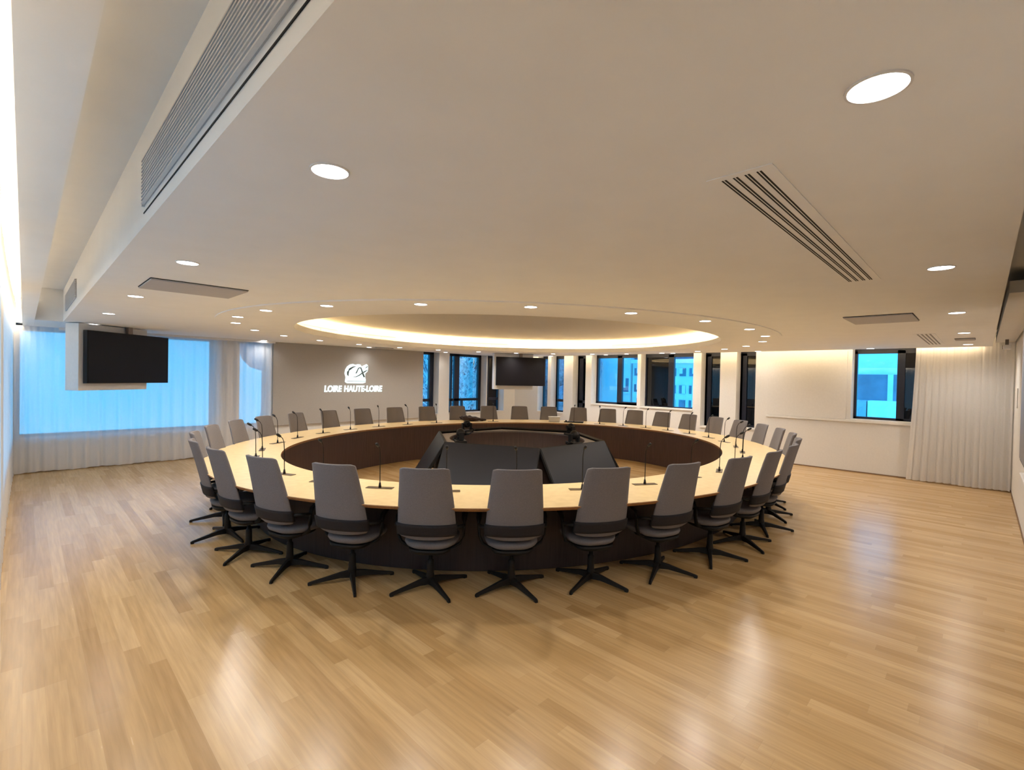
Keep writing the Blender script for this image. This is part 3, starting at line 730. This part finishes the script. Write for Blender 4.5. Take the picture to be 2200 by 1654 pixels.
# ------------------------------------------------------------------ curtains
def curtain(name, lab, path, z0, z1, m, amp=.02, wl=.13, flare=None, seed=1):
    rnd = random.Random(seed); bm = B()
    # dense resample
    pts = []; L = 0
    for (a, b) in zip(path, path[1:]):
        a, b = Vector(a), Vector(b); d = (b-a).length; k = max(2, int(d/.016))
        nrm = Vector((-(b-a).y, (b-a).x)).normalized()
        for i in range(k): pts.append((a.lerp(b, i/k), nrm, L+d*i/k))
        L += d
    ph = [rnd.uniform(0, 6.28) for _ in range(6)]
    NZ = 10; cols = []
    for p, nrm, s in pts:
        col = []
        for j in range(NZ+1):
            f = j/NZ; z = z0+(z1-z0)*f
            w = sin(2*pi*s/wl+1.8*sin(s*2.1+ph[0])+ph[1])+.5*sin(2*pi*s/(wl*.53)+ph[2]+1.5*sin(s*1.3))+.3*sin(2*pi*s/(wl*2.7)+ph[3]+f)
            q = p+nrm*amp*w*(.55+.6*(1-f))
            zz = z + (.006*sin(s*9+ph[4]) if j == 0 else 0)
            sh = flare*(1-f)**1.5*max(0, (s/L-.6)/.4) if flare else 0
            d = Vector((0, sh)) if flare else Vector((0, 0))
            col.append(bm.verts.new((q.x+d.x, q.y+d.y, zz)))
        cols.append(col)
    for a, b in zip(cols, cols[1:]):
        for j in range(NZ): bm.faces.new((a[j], a[j+1], b[j+1], b[j])).smooth = True
    o = obj(name, bm, m); tag(o, lab, 'curtain'); return o
curtain('sheer_curtain', 'white sheer curtain along the left wall, seen at a grazing angle', [(-.12, .6), (-.085, 3.0), (-.11, 4.2), (-.135, 5.3), (-.14, 7), (-.135, 10), (-.12, 11.2)], .015, 2.9, DENSE, .008, .16, seed=3)
curtain('sheer_curtain', 'white sheer curtain glowing blue in front of the wide left window', [(-.11, 11.24), (3.86, 11.27)], .02, 2.45, SHEER, .018, .17, seed=5)
curtain('sheer_curtain', 'white pleated curtain hanging beside the right-hand blue window', [(11.56, YR+.02), (11.56, .91)], .02, 2.85, DENSE, .022, .085, flare=.10, seed=8)
o = bx('curtain_track', WHITEP, .41, 3.88, 11.14, 11.18, 2.405, 2.449); tag(o, 'white ceiling track above the blue-lit left curtain', 'curtain track')

# ------------------------------------------------------------------ right wall items
t = thing('wall_display', 'large grey display with dark frame on the right wall at the frame edge', 'display', (4.6, YR, 1.70))
bm = B(); box(bm, -1.5, 1.5, .02, .135, -.58, .60); obj('casing', bm, BLACKP, t, bevel=.01)
bm = B(); box(bm, -1.47, 1.47, .133, .140, -.55, .57); obj('screen', bm, BOARD, t)
o = bx('wall_shelf', WHITEP, 5.2, 7.5, YR, YR+.08, .62, .85, bevel=.008); tag(o, 'white boxy shelf under the display on the right wall', 'shelf')
t = thing('security_camera', 'small grey ceiling camera in the top right corner', 'camera', (10.9, -.25, 2.45))
bm = B(); box(bm, -.02, .02, -.02, .02, -.04, .07); obj('bracket', bm, RIM, t)
bm = B(); box(bm, -.12, .10, -.045, .045, -.085, -.02); obj('body', bm, WHITEP, t, bevel=.01)
bm = B(); box(bm, -.06, .06, .044, .05, -.08, -.025); obj('lens', bm, SCREEN, t)
o = bx('wall_switch', WHITEP, 10.5, 10.58, YR, YR+.012, 1.45, 1.75, bevel=.003); tag(o, 'slim white wall switch plate beside the right corner', 'switch')

# ------------------------------------------------------------------ outside
def house(name, lab, x0, x1, y0, y1, z0, z1, face, m=FACADE, rows=(), wins=(), dusk_sky_block=None):
    t = thing(name, lab, 'building', ((x0+x1)/2, (y0+y1)/2, z0)); ox, oy = (x0+x1)/2, (y0+y1)/2
    bm = B(); box(bm, x0-ox, x1-ox, y0-oy, y1-oy, 0, z1-z0); obj('walls', bm, m, t)
    for (u0, u1, a, b) in wins:   # on the x0 face
        bm = B(); box(bm, x0-ox-.06, x0-ox, u0-oy, u1-oy, a-z0, b-z0); w = obj('window', bm, WINEXT, t)
        if b-a < 1.2 and random.random() < .6:
            q0, q1 = (u0, (u0+u1)/2) if random.random() < .5 else ((u0+u1)/2, u1)
            bm = B(); box(bm, x0-ox-.12, x0-ox-.06, q0-oy, q1-oy, a-z0+(b-a)*random.choice((0, .3)), b-z0); obj('blind', bm, FACADE, w)
    for (u0, u1, a, b) in rows:
        bm = B(); box(bm, x0-ox-.5, x0-ox, u0-oy, u1-oy, a-z0, b-z0); obj('balcony', bm, FACADE, t)
    if dusk_sky_block:
        bm = B(); box(bm, x0-ox-.3, x1-ox, y0-oy, y1-oy, z1-z0, z1-z0+.25); obj('cornice', bm, FACADE, t)
        bm = B(); box(bm, x0-ox+.4, x1-ox, y0-oy, y1-oy, z1-z0+.25, z1-z0+dusk_sky_block); obj('dusk_sky_block', bm, DUSKM, t)  # dark block added above the cornice, its colour standing in for dim sky
    return t
# apartment block seen through the second large window
w = []
for r0, r1 in ((2.1, 2.62), (.97, 1.5), (-.05, .55), (-1.3, -.6), (-2.5, -1.8)):
    y = 12.4
    while y < 17.4: w.append((y, y+.42, r0, r1)); y += .66
house('apartment_building', 'pale apartment block with window rows and added dark sky block, outside the middle right window', 30, 38, 12.2, 17.6, -9, 2.95, 'x',
      wins=w, rows=[(12.2, 17.6, -.55, -.5)], dusk_sky_block=2.6)
house('apartment_building', 'plain pale tower wall with few windows, outside the bright blue left window', 30, 38, 17.8, 24, -9, 9, 'x', wins=[(17.75+.15, 18.35, .95, 1.9), (17.3+.6, 18.35, -1.6, -.6)],
      rows=[(17.82, 18.5, .85, .93)])
house('corner_pilaster', 'narrow grey corner strip standing before the plain pale tower', 29.2, 29.9, 20.1, 20.45, -9, 9, 'x', m=FACADE2)
house('office_building', 'pale office front with dark window band, seen through the right-hand blue window', 30, 38, 1.0, 6.4, -9, 9, 'x', wins=[(1.1, 6.2, 1.0, 2.3)])
w = []
for i in range(5): bx_ = 2.2+i*.85; w.append(bx_)
bm = B()
o = bx('roof_unit', FACADE, 27, 28, 2.4, 3.75, -2, 1.05); tag(o, 'pale boxy unit low before the office front, right one', 'rooftop unit')
o = bx('roof_unit', FACADE2, 27, 28, 3.80, 4.12, -2, 1.05); tag(o, 'grey boxy unit low before the office front, middle one', 'rooftop unit')
o = bx('roof_unit', FACADE, 27.5, 28.5, 4.17, 4.75, -2, .95); tag(o, 'pale boxy unit low before the office front, left one', 'rooftop unit')
o = bx('facade_column', FACADE, 29.7, 29.9, 3.15, 3.35, 1.0, 2.3); tag(o, 'pale upright strip in the dark window band of the office front', 'column')
# trees behind the back left windows
def tree(lab, x, y, z0, h, seed, leaf):
    rnd = random.Random(seed)
    t = thing('garden_tree', lab, 'tree', (x, y, z0))
    bm = B()
    def br(p, d, r, L, dep):
        pts = [p]; q = p.copy(); dd = d.copy()
        for i in range(5):
            dd = (dd+Vector((rnd.uniform(-.3, .3), rnd.uniform(-.3, .3), rnd.uniform(-.1, .25)))).normalized(); q = q+dd*L/5; pts.append(q.copy())
        tube(bm, pts, [r*(1-.12*i) for i in range(6)], 5)
        if dep:
            for i in range(4): br(pts[rnd.randint(2, 5)], (dd+Vector((rnd.uniform(-1, 1), rnd.uniform(-1, 1), rnd.uniform(-.4, .7)))).normalized(), r*.5, L*.62, dep-1)
        else: tips.append(pts[-1])
    tips = []
    br(Vector((0, 0, 0)), Vector((0, 0, 1)), .16, h*.5, 4)
    obj('trunk_and_branches', bm, BARK, t)
    bm = B()
    for tp in tips:
        for k in range(2):
            c = tp+Vector((rnd.gauss(0, .22), rnd.gauss(0, .22), rnd.gauss(0, .22))); a = rnd.uniform(.03, .09)
            n1 = Vector((rnd.gauss(0, 1), rnd.gauss(0, 1), rnd.gauss(0, 1))).normalized(); n2 = n1.orthogonal().normalized()
            n3 = n1.cross(n2)
            bm.faces.new([bm.verts.new(c+n2*a*2.2), bm.verts.new(c+n3*a), bm.verts.new(c-n2*a*2.2), bm.verts.new(c-n3*a)])
    o = obj('foliage', bm, leaf, t); return t
tree('bare pale tree outside the left of the narrow middle windows', 14.2, 18.2, -4.5, 9.5, 11, LEAFP)
tree('tall pale-branched tree behind the wide middle window', 16.3, 18.8, -4.5, 10.0, 5, LEAFP)
tree('pale tree outside the window left of the far hanging screen', 18.6, 18.6, -4.5, 9.5, 23, LEAFP)
bm = B()
rnd = random.Random(4)
for i in range(330):
    c = Vector((rnd.uniform(9, 27), rnd.uniform(25, 28), rnd.uniform(-4, 6.5)))
    if i < 70: c = Vector((rnd.uniform(25, 28), rnd.uniform(19.3, 25), rnd.uniform(-4, 6.5)))
    bmesh.ops.create_icosphere(bm, subdivisions=2, radius=rnd.uniform(.5, 1.3), matrix=Matrix.Translation(c))
o = obj('evergreen_hedge', bm, LEAFD); tag(o, 'tall dark evergreen hedge behind the pale trees', 'hedge', kind='stuff')
bm = B(); box(bm, -30, 60, LY+.5, 60, -9.2, -9); struct('ground_outside', bm, FACADE2)
